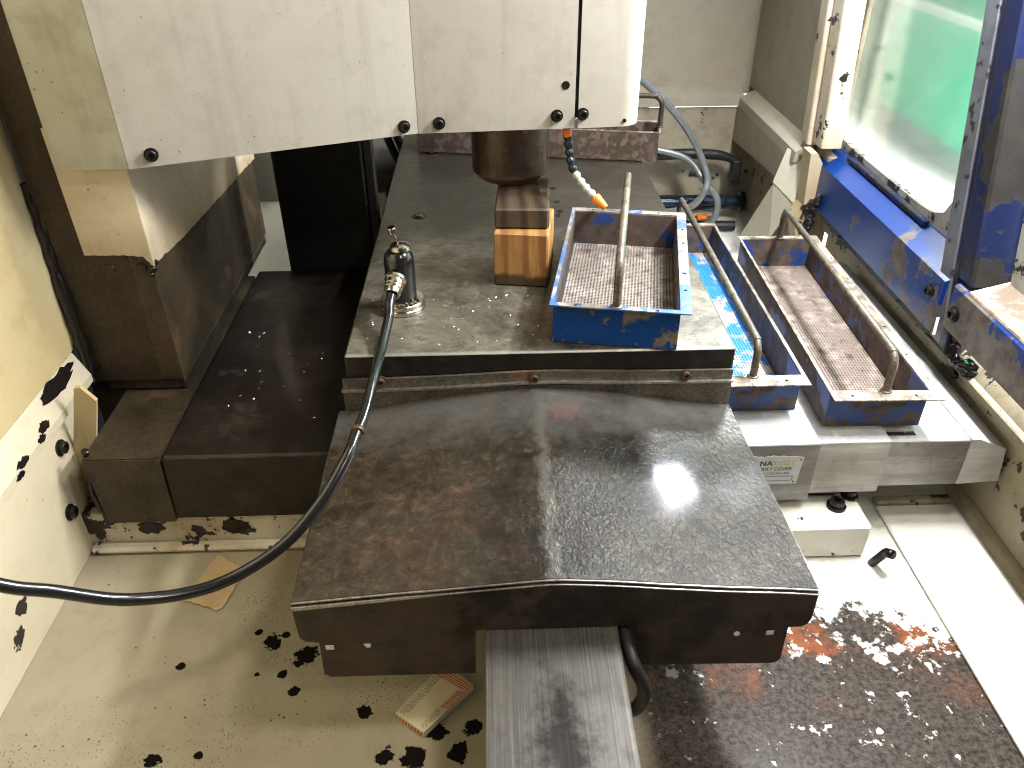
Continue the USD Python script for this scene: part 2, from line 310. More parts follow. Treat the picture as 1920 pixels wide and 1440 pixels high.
def wood(name, a, b, oily):
    g = G(name); P = g.pos()
    w = g.add('wave_texture', wave_type='bands', bands_direction='x', vector=g.pos((1, .10, .16), (.1, .25, .14)), scale=11.0, distortion=5.5, detail=4.0, detail_scale=2.2, detail_roughness=.55) + '.fac'
    n = g.noise(P, 28, 6, .65); z = g.sep(P)[2]; fg = g.noise(g.pos((420, 40, 26)), 1.0, 4, .7)
    c = g.mix(g.step(w, .35, .98), a, b); c = g.mix(g.step(fg, .45, .75, 0, .55), c, tuple(.62*k for k in b))
    c = g.mix(g.step(n, .5, .75, 0, .5), c, tuple(.5*k for k in b))
    low = g.step(g.math('add', z, g.step(n, .2, .8, -.006, .006)), *oily)  # oily only gives the heights of a darker band at the block's foot
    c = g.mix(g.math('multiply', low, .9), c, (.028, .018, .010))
    h = g.math('add', w, g.noise(P, 160, 3))
    return g.out(base_color=c, roughness=.55, normal=g.bump(h, .35, .0008))
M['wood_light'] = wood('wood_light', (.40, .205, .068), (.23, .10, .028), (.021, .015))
M['wood_dark'] = wood('wood_dark', (.075, .05, .03), (.030, .019, .011), (-1, -2))

def pane_material():
    g = G('scratched_plastic_pane'); P = g.pos()
    haze = g.noise(P, 9, 5, .6); a = g.pos((1, 220, 8), (.9, 0, 0)); b = g.pos((1, 190, 6), (-.6, 0, 0))
    s = g.math('maximum', g.step(g.noise(a, 1, 2), .70, .76), g.step(g.noise(b, 1, 2), .72, .77))
    f = g.math('add', g.step(haze, .38, .75, .0, .03), g.math('multiply', s, .09))
    t = g.add('refraction_bsdf', color=(.95, .97, .96), roughness=.10, IOR=1.05)
    d = g.add('mix_closure', fac=.55, closure1=g.add('diffuse_bsdf', color=(.72, .74, .73)) + '.BSDF', closure2=g.add('translucent_bsdf', color=(.8, .82, .81)) + '.BSDF')
    m1 = g.add('mix_closure', fac=f, closure1=t + '.BSDF', closure2=d + '.closure')
    gl = g.add('glossy_bsdf', color=(1, 1, 1), roughness=.10)
    fr = g.math('multiply', g.add('fresnel', IOR=1.45) + '.fac', .8)
    m2 = g.add('mix_closure', fac=fr, closure1=m1 + '.closure', closure2=gl + '.BSDF')
    return usdkit.material(stage, '/World/Looks/scratched_plastic_pane', g.n, g.l, surface=m2 + '.closure')
M['pane'] = pane_material()

w_ = usdkit.material(stage, '/World/Looks/room_air', {'b': ('background_shader', {'color': (.95, .93, .88), 'strength': .02})}, surface='b.background')
UsdShade.MaterialBindingAPI.Apply(dome.GetPrim()).Bind(w_)

# ------------------------------------------------------------------ scene helpers
used = {}
def path_of(name, parent):
    base = (parent.GetPath().pathString if parent else '/World') + '/' + name
    k = used.get(base, 0); used[base] = k + 1
    return base if k == 0 else f'{base}_{k:03d}'
def tag(o, label=None, cat=None, group=None, kind=None):
    p = o.GetPrim() if hasattr(o, 'GetPrim') else o
    for k, v in (('label', label), ('category', cat), ('group', group), ('kind', kind)):
        if v: p.SetCustomDataByKey(k, v)
    return p
def thing(name, label, cat, loc=(0, 0, 0), rotz=0.0, group=None, kind=None):
    x = UsdGeom.Xform.Define(stage, path_of(name, None))
    x.AddTranslateOp().Set(Gf.Vec3d(*map(float, loc)))
    if rotz: x.AddRotateZOp().Set(float(rotz))
    p = tag(x, label, cat, group, kind); ORIG[p.GetPath().pathString] = (np.array(loc, float), math.radians(rotz))
    return p
ORIG = {}
def obj(name, mesh, mat, parent=None, smooth=False, label=None, local=False):
    """One mesh. Meshes are given in world coordinates and moved into their thing's frame, unless local."""
    if isinstance(mesh, list): mesh = trimesh.util.concatenate(mesh)
    mesh = mesh.copy()
    if parent is not None and not local:
        top = '/'.join(parent.GetPath().pathString.split('/')[:3])
        if top in ORIG:
            o, a = ORIG[top]; mesh.apply_translation(-o)
            if a: mesh.apply_transform(trimesh.transformations.rotation_matrix(-a, (0, 0, 1)))
    m = usdkit.mesh(stage, path_of(name, parent), mesh, M[mat], smooth)
    if label: tag(m, label)
    return m.GetPrim()
def tm(man):
    k = man.to_mesh(); return trimesh.Trimesh(k.vert_properties[:, :3], k.tri_verts, process=False)
def hull(pts): return trimesh.convex.convex_hull(np.asarray(pts, float))
def cbox(a, b, c=.0015):
    """Box between corners a and b with chamfered edges."""
    a, b = np.minimum(a, b), np.maximum(a, b); c = min(c, .45*float((b-a).min())); P = []
    for i in range(8):
        s = np.array([(i >> k) & 1 for k in range(3)]); q = np.where(s, b, a); d = np.where(s, -c, c)
        for k in range(3):
            v = q + d; v[k] = q[k]; P.append(v)
    return hull(P)
def slab(poly, axis, a, b):
    """Extrudes a 2-D outline between a and b along an axis: x -> (y, z), y -> (x, z), z -> (x, y)."""
    pg = poly if hasattr(poly, 'exterior') else sg.Polygon(poly)
    e = trimesh.creation.extrude_polygon(pg.buffer(0), abs(b-a), engine='earcut'); v = np.array(e.vertices); lo = min(a, b)
    if axis == 'z': w = np.c_[v[:, 0], v[:, 1], v[:, 2]+lo]
    elif axis == 'y': w = np.c_[v[:, 0], v[:, 2]+lo, v[:, 1]]
    else: w = np.c_[v[:, 2]+lo, v[:, 0], v[:, 1]]
    t = trimesh.Trimesh(w, e.faces, process=False); t.fix_normals(); return t
def spline(pts, n=10):
    p = np.asarray(pts, float); p = np.vstack([2*p[0]-p[1], p, 2*p[-1]-p[-2]]); o = []
    for i in range(1, len(p)-2):
        for t in np.linspace(0, 1, n, endpoint=False):
            o.append(.5*((2*p[i]) + (p[i+1]-p[i-1])*t + (2*p[i-1]-5*p[i]+4*p[i+1]-p[i+2])*t*t + (3*p[i]-p[i-1]-3*p[i+1]+p[i+2])*t**3))
    o.append(p[-2]); return np.array(o)
def tube(pts, r, n=12):
    p = np.asarray(pts, float); rr = np.broadcast_to(np.asarray(r, float), (len(p),))
    t = np.gradient(p, axis=0); t /= np.linalg.norm(t, axis=1, keepdims=True)
    u = np.cross(t[0], (0, 0, 1.0)); u = u if np.linalg.norm(u) > .1 else np.cross(t[0], (1.0, 0, 0)); u /= np.linalg.norm(u)
    V, F = [], []
    for i in range(len(p)):
        u = u - t[i]*np.dot(u, t[i]); u /= np.linalg.norm(u); w = np.cross(t[i], u)
        for k in range(n):
            a = 2*math.pi*k/n; V.append(p[i] + rr[i]*(math.cos(a)*u + math.sin(a)*w))
    for i in range(len(p)-1):
        for k in range(n):
            a, b = i*n+k, i*n+(k+1) % n; F += [[a, b, b+n], [a, b+n, a+n]]
    c0, c1 = len(V), len(V)+1; V += [p[0], p[-1]]
    for k in range(n): F += [[c0, (k+1) % n, k], [c1, (len(p)-1)*n+k, (len(p)-1)*n+(k+1) % n]]
    m = trimesh.Trimesh(V, F, process=False); m.fix_normals(); return m
def lathe(prof, at, axis=(0, 0, 1), n=28):
    """Revolves (radius, height) pairs about an axis through the point at."""
    prof = [(max(r, 1e-5), h) for r, h in prof]
    m = trimesh.creation.revolve(np.array(prof), sections=n)
    m.apply_transform(trimesh.geometry.align_vectors((0, 0, 1), np.asarray(axis, float)/np.linalg.norm(axis)))
    m.apply_translation(at); m.fix_normals(); return m
def rod(a, b, r, n=14): return tube([a, np.add(a, b)/2, b], r, n)
def bolt_mesh(at, axis, r, h=None):
    """Round socket head with a recess, washer under it."""
    h = h or r*1.0
    return lathe([(0, 0), (r*1.35, 0), (r*1.35, h*.25), (r, h*.28), (r, h*.9), (r*.86, h), (r*.5, h), (r*.5, h*.55), (0, h*.55)], at, axis, 14)
def grid_surface(fn, u, v, thick):
    """Closed sheet over parameters u x v, thickened downwards."""
    nu, nv = len(u), len(v); top = np.array([fn(a, b) for a in u for b in v]); bot = top - np.array([0, 0, thick])
    V = np.vstack([top, bot]); F = []; N = nu*nv
    q = lambda i, j: i*nv+j
    for i in range(nu-1):
        for j in range(nv-1):
            a, b, c, d = q(i, j), q(i+1, j), q(i+1, j+1), q(i, j+1); F += [[a, b, c], [a, c, d], [N+a, N+c, N+b], [N+a, N+d, N+c]]
    ring = [q(i, 0) for i in range(nu)] + [q(nu-1, j) for j in range(1, nv)] + [q(i, nv-1) for i in range(nu-2, -1, -1)] + [q(0, j) for j in range(nv-2, 0, -1)]
    for a, b in zip(ring, ring[1:]+ring[:1]): F += [[a, N+b, b], [a, N+a, N+b]]
    m = trimesh.Trimesh(V, F, process=False); m.fix_normals(); return m
# ------------------------------------------------------------------ setting
def blob(c, r, seed, flat=(1, 1, 1)):
    m = trimesh.creation.icosphere(3); v = np.array(m.vertices)
    n = meshkit.fbm(v*1.9 + seed*7.31, 4); m.vertices = v*(r*(.35+1.3*n))[:, None]*np.array(flat) + np.array(c); return m
def jag(pts, amp, step=.006, seed=1):
    """A polyline resampled with a ragged offset, for torn or chipped edges."""
    r = np.random.default_rng(seed); o = []
    for a, b in zip(pts[:-1], pts[1:]):
        a, b = np.array(a, float), np.array(b, float); n = max(1, int(np.linalg.norm(b-a)/step))
        for i in range(n): o.append(a + (b-a)*i/n + (r.normal(0, amp, 2) if i else 0))
    o.append(np.array(pts[-1], float)); return o

def lay(name, mesh, mat, smooth=False): return tag(obj(name, mesh, mat, None, smooth), kind='structure')
fl = cbox((-.70, -1.5, -.312), (.69, 1.3, -.300), .001)
lay('floor', fl, 'floor')
lay('shop_floor', cbox((.70, -3.0, -.52), (7.0, 8.0, -.50)), 'shop_white')

t = thing('floor_chute_plate', 'clean white raised plate on the floor along the right wall', 'floor plate', (.57, -.2, -.3))
obj('plate', cbox((.512, -1.2, -.300), (.630, .012, -.293), .002), 'white_strip', t)
obj('end_rail', cbox((.512, .013, -.299), (.630, .03, -.288), .003), 'right_wall', t)
obj('pin', [rod((.462, -.098, -.30), (.470, -.108, -.268), .006), rod((.470, -.108, -.268), (.474, -.118, -.262), .0065)], 'bolt', t, True)

# left wall of the enclosure
t = thing('left_wall', 'cream painted enclosure wall on the left with a chipped ledge', 'wall', (-.65, -.3, -.3))
obj('upper_panel', slab([(-1.6, -.043), (.112, -.045), (.118, .02), (.128, .16), (.135, .34), (.135, 1.1), (-1.6, 1.1)], 'x', -.668, -.652), 'left_wall', t)
obj('ledge', slab([(-.652, -.046), (-.636, -.082), (-.636, -.094), (-.668, -.094), (-.668, -.046)], 'y', -1.6, .100), 'left_ledge', t)
obj('lower_panel', slab([(-1.6, -.0945), (.096, -.0945), (.06, -.125), (.03, -.16), (.01, -.21), (.012, -.299), (-1.6, -.299)], 'x', -.662, -.645), 'left_lower', t)
obj('back_sheet', cbox((-.66, .13, -.299), (-.60, .134, -.10)), 'brown_sheet', t)
obj('return_flange', slab([(-.613, -.048), (-.605, -.047), (-.590, -.069), (-.608, -.13), (-.616, -.165), (-.612, -.20), (-.602, -.24), (-.640, -.25), (-.646, -.2), (-.645, -.15), (-.629, -.10)], 'y', .012, .018), 'left_wall', t)
for i, (y, z) in enumerate([(-.013, -.126), (-.046, -.212)]):
    obj('bolt', [bolt_mesh((-.645, y, z), (1, 0, 0), .0085, .009)], 'bolt', t, 30)
pts = spline([(-.640, .104, -.10), (-.641, .112, -.02), (-.645, .118, .06), (-.645, .122, .12), (-.647, .126, .19)], 14)
rr = .004 + .007*meshkit.noise(pts*np.array([1, 1, 55]), 3)
obj('grease_bead', tube(pts, rr, 9), 'grease', t, True)
chp = []
for i, (y, z, ry, rz, a) in enumerate([(.035, -.056, .045, .011, .1), (-.035, -.074, .011, .005, .3), (-.052, -.081, .008, .004, .2), (-.10, -.080, .013, .0045, .2), (-.115, -.088, .009, .004, .2)]):
    rg = np.random.default_rng(40+i); ang = np.linspace(0, 2*math.pi, 26, endpoint=False)
    P2 = [(y+ry*math.cos(q)*(.75+.5*rg.random()), z+rz*math.sin(q)*(.7+.6*rg.random())) for q in ang]
    c = slab(sg.Polygon(P2).buffer(0) if sg.Polygon(P2).is_valid else sg.MultiPoint(P2).convex_hull, 'x', 0, .0008)
    v = np.array(c.vertices); v[:, 0] += -.652 + np.clip((-.046-v[:, 2])/.036, 0, 1)*.016 + .0005; c.vertices = v; chp.append(c)
for c in chp: obj('paint_chip', c, 'grease', t)
bd = spline([(-.603, -.03, -.12), (-.612, -.02, -.16), (-.613, -.03, -.19), (-.605, -.036, -.225), (-.60, -.034, -.245)], 12)
obj('sealant_bead', tube(bd, .0035+.003*meshkit.noise(bd*160, 5), 8), 'grease', t, True)

# base casting under the covers
t = thing('machine_base', 'dirty cream machine base below the left cover, paint flaking', 'machine base', (-.45, -.02, -.3))
obj('front_face', cbox((-.655, -.026, -.299), (-.20, .6, -.236), .002), 'base_paint', t)
obj('foot_ledge', cbox((-.642, -.044, -.299), (-.22, -.0265, -.288), .004), 'base_paint', t)
for i, x in enumerate((-.555, -.435)):
    rg = np.random.default_rng(70+i)
    pts = [(x+.018*math.cos(q)*(.8+.5*rg.random()), -.262+.012*math.sin(q)*(.7+.6*rg.random())) for q in np.linspace(0, 2*math.pi, 20, endpoint=False)]
    obj('oil_crust', slab(pts, 'y', -.0285, -.0262), 'grease', t)
t = thing('leveling_block', 'white painted step block under the bright way cover', 'base block', (.38, -.05, -.3))
obj('block', cbox((.20, -.086, -.299), (.455, .05, -.240), .004), 'box_paint', t)
obj('bracket', cbox((.20, -.022, -.2395), (.425, .03, -.221), .001), 'apron', t)
obj('bolt', [bolt_mesh((.418, -.045, -.2395), (0, 0, 1), .010, .012)], 'bolt', t, 30)
obj('bolt', [bolt_mesh((.445, -.024, -.2395), (0, 0, 1), .009, .013)], 'bolt', t, 30)

# rear and right walls of the enclosure
t = thing('rear_wall', 'beige painted sheet wall at the back of the enclosure', 'wall', (0, 1.2, -.3))
obj('upper_panel', cbox((-.9, 1.245, .0), (.63, 1.256, 1.2)), 'rear_wall', t)
obj('sloping_ledge', slab([(1.245, .022), (1.201, .004), (1.199, -.018), (1.215, -.022), (1.256, -.01)], 'x', -.9, .590), 'rear_wall', t)
obj('lower_panel', cbox((-.9, 1.206, -.298), (.66, 1.214, -.0225)), 'rear_dirty', t)
t = thing('right_rear_wall', 'beige side panel with a folded ledge behind the blue door', 'wall', (.6, .9, -.3))
obj('upper_panel', cbox((.612, .765, .02), (.622, 1.2445, 1.2)), 'rear_wall', t)
obj('sloping_ledge', slab([(.612, .022), (.578, .003), (.576, -.018), (.584, -.018), (.622, -.004)], 'y', .765, 1.1985), 'rear_wall', t)
obj('hanging_panel', slab([(1.198, -.0185), (.80, -.0185), (.80, -.075), (1.198, -.105)], 'x', .576, .582), 'rear_wall', t)
def quad(P, th=.004):
    P = np.array(P, float); n = np.cross(P[1]-P[0], P[2]-P[0]); n /= np.linalg.norm(n)
    return hull(np.vstack([P, P+n*th]))
obj('folded_panel', quad([(.574, .799, .0), (.556, .799, -.073), (.592, .748, -.104), (.602, .762, -.008)]), 'pale_paint', t)
obj('deflector', quad([(.555, .797, -.076), (.592, .746, -.107), (.566, .79, -.20), (.533, .897, -.243)]), 'pale_paint', t)
obj('light_gap_panel', cbox((.651, .735, -.298), (.659, 1.30, 1.2)), 'rear_dirty', t)  # added behind the sheets to stop outside light leaking through gaps
obj('corner_fill', cbox((.623, .7005, -.298), (.6505, .80, .012)), 'rear_dirty', t)  # filler added to close the bright gap between post and sill
obj('recess_panel', cbox((.640, .80, -.298), (.648, 1.205, -.06)), 'rear_dirty', t)
t = thing('right_wall', 'dirty cream lower wall below the blue doors', 'wall', (.66, .2, -.3))
obj('panel', cbox((.655, -1.2, -.298), (.668, .699, -.1465)), 'right_wall', t)
obj('upper_panel', slab([(-1.2, -.146), (.70, -.146), (.70, -.118), (-1.2, -.118)], 'x', .646, .668), 'right_wall', t)
obj('lip', slab([(.634, -.118), (.646, -.1175), (.668, -.095), (.668, -.1175)], 'y', -1.2, .70), 'right_wall', t)
obj('gutter', slab([(.637, -.298), (.642, -.288), (.654, -.284), (.654, -.299)], 'y', -1.2, .50), 'rear_dirty', t)
crust = []
for i in range(7):
    y = rng.uniform(.10, .24); z = rng.uniform(-.15, -.07); crust.append(blob((rng.uniform(.634, .648), y, z), rng.uniform(.005, .013), i, (1, 1.5, .9)))
obj('oil_crust', crust, 'grease', t, True)
crust = []
for i in range(7):
    crust.append(blob((.606+rng.uniform(-.004, .008), .690+rng.uniform(-.02, .015), rng.uniform(-.14, -.05)), rng.uniform(.006, .014), 50+i, (1, 1, 1.4)))
t = thing('corner_post', 'cream corner post with two rounded edges and rust at its foot', 'post', (.6, .75, -.2))
obj('foot', slab([(.585, .02), (.600, .02), (.625, -.02), (.64, -.20), (.60, -.21), (.578, -.12), (.592, -.09)], 'y', .700, .745), 'post', t)
def post(y0, y1, x, z0, lean): 
    pg = sg.box(x, y0+.006, x+.03, y1-.006).buffer(.006, quad_segs=4); m = slab(pg, 'z', z0, 1.1)
    v = np.array(m.vertices); v[:, 1] += (v[:, 2]-z0)*lean; m.vertices = v; return m
obj('rounded_edge', post(.745, .787, .597, .024, .12), 'post', t, 30)
obj('rounded_edge', post(.690, .742, .605, .033, .12), 'post', t, 30)
obj('oil_crust', crust, 'grease', t, True)

# ------------------------------------------------------------------ outside the doors
t = thing('green_machine', 'green machine cabinet seen blurred through the door window', 'cabinet', (1.95, 2.3, -.5))
obj('body', cbox((1.62, 1.70, -.40), (2.4, 2.66, 1.3), .02), 'green', t)
obj('plinth', cbox((1.66, 1.74, -.499), (2.36, 2.62, -.401), .01), 'shop_grey', t)
obj('highlight_rail', rod((1.60, 1.74, .02), (1.60, 2.62, .02), .016), 'shop_white', t, True)  # white rod stands in for the bright highlight along the cabinet handle
t = thing('shop_wall', 'pale shop wall beyond the green cabinet', 'wall', (4.5, 3, -.5))
obj('panel', cbox((4.5, -1, -.5), (4.6, 8.0, 2.6)), 'shop_white', t)
t = thing('shop_cabinet', 'grey cabinet beside the green machine beyond the window', 'cabinet', (2.1, 3.3, -.5))
obj('body', cbox((1.7, 2.86, -.499), (2.5, 3.6, .10), .01), 'shop_grey', t)
obj('top_board', cbox((1.68, 2.84, .101), (2.52, 3.62, .13), .005), 'shop_white', t)

# ------------------------------------------------------------------ doors
def shear_y(m, y_at, k):
    v = np.array(m.vertices); v[:, 1] += k*(v[:, 2]-y_at); m.vertices = v; return m
LEAN = .25
t = thing('sliding_door', 'blue sliding door with a scratched window and a wide sill', 'door', (.64, .45, -.1))
obj('sill', slab([(.612, -.003), (.656, .019), (.676, .019), (.676, -.088), (.612, -.088)], 'y', .178, .742), 'door_blue', t)
obj('sill_rail', cbox((.644, .335, .0165), (.655, .665, .027), .002), 'door_dark', t)
hole = sg.Polygon([(.95, .60), (.985, .56), (.868, .276), (.812, .118), (.797, .079), (.775, .055), (.735, .037), (.689, .034), (.553, .034), (.39, .034), (.345, .037), (.315, .050), (.300, .075), (.302, .114), (.336, .261), (.43, .56), (.47, .60)])
hole = hole.buffer(.01).buffer(-.01)
frame = sg.Polygon([(1.26, 1.25), (.80, .018), (.215, .018), (.525, 1.25)])
obj('gasket', slab(frame.difference(hole), 'x', .660, .671), 'gasket', t)
obj('window_pane', slab(hole.buffer(.004), 'x', .6625, .6665), 'pane', t)
obj('stile', shear_y(cbox((.618, .172, -.10), (.664, .212, 1.25), .004), 0, LEAN), 'stile_grey', t)
obj('edge_seal', shear_y(cbox((.6185, .160, -.105), (.640, .1715, 1.25), .002), 0, LEAN), 'door_dark', t)
obj('far_stile', shear_y(cbox((.640, .775, .02), (.672, .792, 1.25), .003), .02, .36), 'door_blue', t)
for y, z in ((.206, -.032),): obj('bolt', bolt_mesh((.612, y, z), (-1, 0, 0), .008, .008), 'bolt', t, 30)
obj('pin', rod((.606, .158, -.052), (.600, .146, -.075), .0022), 'shop_white', t, True)
t = thing('front_door', 'dark blue front door with a rusty sill at the right edge', 'door', (.64, 0, -.1))
obj('sill', slab([(.610, .004), (.614, .008), (.676, .024), (.676, -.060), (.610, -.060)], 'y', -1.0, .150), 'door_blue', t)
obj('sill_top', slab([(.613, .0085), (.672, .024), (.672, .027), (.614, .0115)], 'y', -1.0, .118), 'door_rust', t)
obj('stile', shear_y(cbox((.616, .117, .012), (.676, .158, 1.25), .004), 0, LEAN), 'door_dark', t)
hole2 = sg.Polygon([(-.6, .06), (.02, .06), (.085, .068), (.105, .085), (.125, .12), (.225, .56), (.19, .60), (-.6, .60)])
frame2 = sg.Polygon([(-.7, .025), (.113, .025), (.42, 1.25), (-.7, 1.25)])
obj('inner_panel', slab(frame2.difference(hole2), 'x', .664, .672), 'gasket', t)
obj('window_pane', slab(hole2.buffer(.003), 'x', .6655, .6695), 'pane', t)
obj('bolt', bolt_mesh((.610, .128, -.030), (-1, 0, 0), .009, .008), 'bolt', t, 30)
xs = np.linspace(-.08, .09, 16); pg = []
# ------------------------------------------------------------------ column and left covers
t = thing('machine_column', 'column at the left with brown sheet covers and a cream casting on top', 'machine column', (-.58, .38, -.13))
obj('front_sheet', cbox((-.643, .120, -.109), (-.545, .13, 1.0), .001), 'brown_sheet', t)
obj('side_sheet', cbox((-.60, .1205, -.1085), (-.515, .652, .30), .0015), 'tan_sheet', t)
obj('foot', cbox((-.632, .124, -.1265), (-.5165, .649, -.1095), .002), 'oily_face', t)
jl = jag([(.115, .078), (.24, .066), (.40, .058), (.655, .044)], .0006, .008, 3)
obj('casting_side', slab([tuple(p) for p in jl] + [(.655, .26), (.115, .26)], 'x', -.5155, -.511), 'casting', t)
jf = jag([(-.598, .094), (-.54, .092), (-.522, .091), (-.5115, .076)], .0006, .006, 4)
obj('casting_front', slab([tuple(p) for p in jf] + [(-.5115, .26), (-.600, .26)], 'y', .1145, .1195), 'casting', t)
for x in (-.572, -.530): obj('bolt', lathe([(0, 0), (.007, 0), (.006, .003), (0, .003)], (x, .120, .072), (0, -1, 0), 14), 'brown_sheet', t, 30)
obj('drip', [trimesh.creation.icosphere(1, .005).apply_translation((-.514, .117, .072)), trimesh.creation.icosphere(1, .004).apply_translation((-.518, .116, .064)), trimesh.creation.icosphere(1, .004).apply_translation((-.511, .122, .079))], 'grease', t, True)
t = thing('left_way_cover', 'dark oily steel way cover left of the table', 'way cover', (-.4, .25, -.18))
obj('main_sheet', cbox((-.505, -.034, -.237), (-.20, .525, -.130), .003), 'oily_sheet', t)
obj('front_sheet', slab([(-.5035, -.1325), (-.22, -.1325), (-.22, -.2365), (-.5075, -.2365)], 'y', -.0365, -.0342), 'oily_face', t)
obj('end_sheet', slab([(-.607, -.1285), (-.5065, -.1285), (-.509, -.240), (-.603, -.240)], 'y', -.0375, .50), 'tan_sheet', t)
obj('end_front', slab([(-.606, -.130), (-.5063, -.130), (-.5088, -.240), (-.602, -.240)], 'y', -.040, -.0377), 'tan_sheet', t)
t = thing('black_guard', 'matt black box standing behind the left way cover', 'guard box', (-.37, .65, -.13))
obj('box', cbox((-.446, .530, -.22), (-.285, .556, .30), .004), 'black_matte', t)
obj('edge_strip', cbox((-.2845, .535, -.22), (-.268, .56, .30), .002), 'black', t)
t = thing('rear_left_panel', 'pale folded sheet panel between the column and the black box', 'panel', (-.5, .7, -.3))
obj('sheet', slab([(-.60, .70), (-.47, .70), (-.445, .725), (-.445, .729), (-.471, .704), (-.60, .704)], 'z', -.3, .35), 'pale_paint', t)
obj('lower_fold', quad([(-.60, .699, -.06), (-.47, .699, -.06), (-.455, .64, -.20), (-.60, .64, -.20)]), 'pale_paint', t)
t = thing('rear_motor', 'round grey motor housing behind the back of the table', 'motor', (-.32, 1.06, -.12))
obj('housing', lathe([(0, -.16), (.06, -.16), (.066, -.15), (.066, .09), (.058, .10), (.058, .13), (.03, .135), (0, .135)], (-.34, 1.06, -.11), (1, 0, 0), 32), 'motor', t, 30)
obj('end_cap', lathe([(0, 0), (.045, 0), (.045, .03), (0, .03)], (-.27, 1.0, -.19), (0, 0, 1), 24), 'motor', t, 30)
for i, dx in enumerate((0, .022)):
    p = spline([(-.305+dx, .90, .13), (-.298+dx, .90, .06), (-.285+dx, .91, .0), (-.262+dx, .92, -.07), (-.24+dx, .93, -.14)], 8)
    o = obj('black_hose', tube(p, .009, 10), 'black', None, True)
    tag(o, ('left', 'right')[i] + ' one of two black hoses hanging behind the table beside the motor', 'hose')

# ------------------------------------------------------------------ table
t = thing('work_table', 'oily grey steel machine table in the middle', 'machine table', (0, .5, 0))
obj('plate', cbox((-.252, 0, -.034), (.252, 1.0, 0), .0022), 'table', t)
obj('saddle', cbox((-.20, .03, -.22), (.19, .98, -.0345), .002), 'apron', t)
for x, y in ((-.187, .461), (-.184, .81)):
    b = obj('bolt_well', lathe([(0, .0002), (.0105, .0002), (.0125, .0012), (.0135, .0006), (.0135, .0), (0, .0)], (x, y, 0), (0, 0, 1), 20), 'grease', t, 30)
    obj('bolt_head', lathe([(0, .0003), (.0065, .0003), (.0065, .0022), (.0058, .0026), (0, .0026)], (x, y, 0), (0, 0, 1), 6), 'bolt_rust', b)
for x, y in ((.058, .585), (.060, .515), (.062, .470), (.057, .452)):
    obj('tapped_hole', lathe([(0, .0003), (.0045, .0003), (.0056, .0009), (.006, 0), (0, 0)], (x, y, 0), (0, 0, 1), 14), 'grease', t, 30)
# swarf scattered over table and covers
sw = []
for i in range(150):
    k = rng.random()
    if k < .55: x, y, z = rng.uniform(-.24, .0), rng.uniform(.01, .17), .0006
    elif k < .8: x, y, z = rng.uniform(-.48, -.30), rng.uniform(.0, .3), -.1293
    else: x, y, z = rng.uniform(.39, .57), rng.uniform(-.03, .0), -.1293
    L, a = rng.uniform(.0012, .0042), rng.uniform(0, 6.28)
    q = np.array([(-1, 0), (0, .0), (1, 0)])*L/2; bend = rng.uniform(-.4, .4)*L
    pts = [(x+q[j, 0]*math.cos(a)-(bend if j == 1 else 0)*math.sin(a), y+q[j, 0]*math.sin(a)+(bend if j == 1 else 0)*math.cos(a), z) for j in range(3)]
    sw.append(tube(pts, .00045, 4))
tag(obj('metal_chips', sw, 'swarf'), 'tiny bright metal chips scattered on the table and covers', 'metal chips', kind='stuff')

# ------------------------------------------------------------------ front cover
t = thing('front_way_cover', 'large dark oily roof-shaped steel cover in front of the table', 'way cover', (0, -.16, -.09))
def roof(x, y):
    a = abs(x+.004); z = -.060 - .0975*(math.sqrt(a*a+.012**2)-.012)
    z += .0022*math.sin(9*x+3)*math.sin(14*y+1) + .0012*(meshkit.noise(np.array([x*18, y*18, 1.0]))-.5)
    if y > -.07 and a < .2: z += .010*((y+.07)/.066)**2*(1-(a/.2)**2)
    return z
def top_fn(u, v):
    x = u*((.268 if u < 0 else .262 - .009*min(1, (v+.327)/.23))); return np.array([x, v, roof(x, v)])
us = np.unique(np.r_[np.linspace(-1, 1, 61), np.linspace(-.06, .04, 15)])
vs = np.r_[np.linspace(-.327, -.004, 40)]
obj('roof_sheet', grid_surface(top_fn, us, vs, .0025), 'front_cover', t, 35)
line = [(x, roof(x, -.327)-.0012) for x in np.linspace(-.268, .262, 25)]
base = [(.262, -.128), (.259, -.135), (.254, -.139), (.240, -.139), (.241, -.190), (.238, -.196), (.232, -.198), (.078, -.194), (.072, -.1295), (.0635, -.129), (-.076, -.129), (-.086, -.131), (-.088, -.200), (-.243, -.199), (-.2495, -.194), (-.248, -.142), (-.262, -.140), (-.267, -.134)]
poly = sg.Polygon([(p[0], p[1]-.0022) for p in line] + base)
for x, z, w, h in ((-.238, -.150, .0085, .0060), (-.199, -.149, .007, .0058), (.187, -.147, .0064, .0064), (.222, -.147, .0078, .0058)):
    hp = sg.box(x-w/2, z-h/2, x+w/2, z+h/2)
    if abs(x-.187) < .01: hp = sg.Point(x, z).buffer(.0034, quad_segs=2)
    if abs(x+.199) < .01: hp = sg.Polygon([(x-w/2, z+h/2), (x+w/2, z+h/2), (x+w/2, z-h/5), (x+w/5, z-h/2), (x-w/5, z-h/3)])
    obj('lit_hole_plate', slab(hp, 'y', -.3311, -.3304), 'shop_white', t)  # white plates standing in for holes with lit floor showing through
obj('apron', slab(poly, 'y', -.3305, -.3275), 'apron', t)
def edge_strip(y0, z0, dz, w):
    V = []
    xs = np.linspace(-.268, .262, 40)
    return tube([(x, y0, roof(x, -.327)+z0+dz*abs(x)) for x in xs], w, 8)
obj('front_edge', edge_strip(-.3285, -.0008, 0, .0011), 'bright_edge', t, True)
obj('front_edge', edge_strip(-.3312, -.0042, 0, .0009), 'bright_edge', t, True)
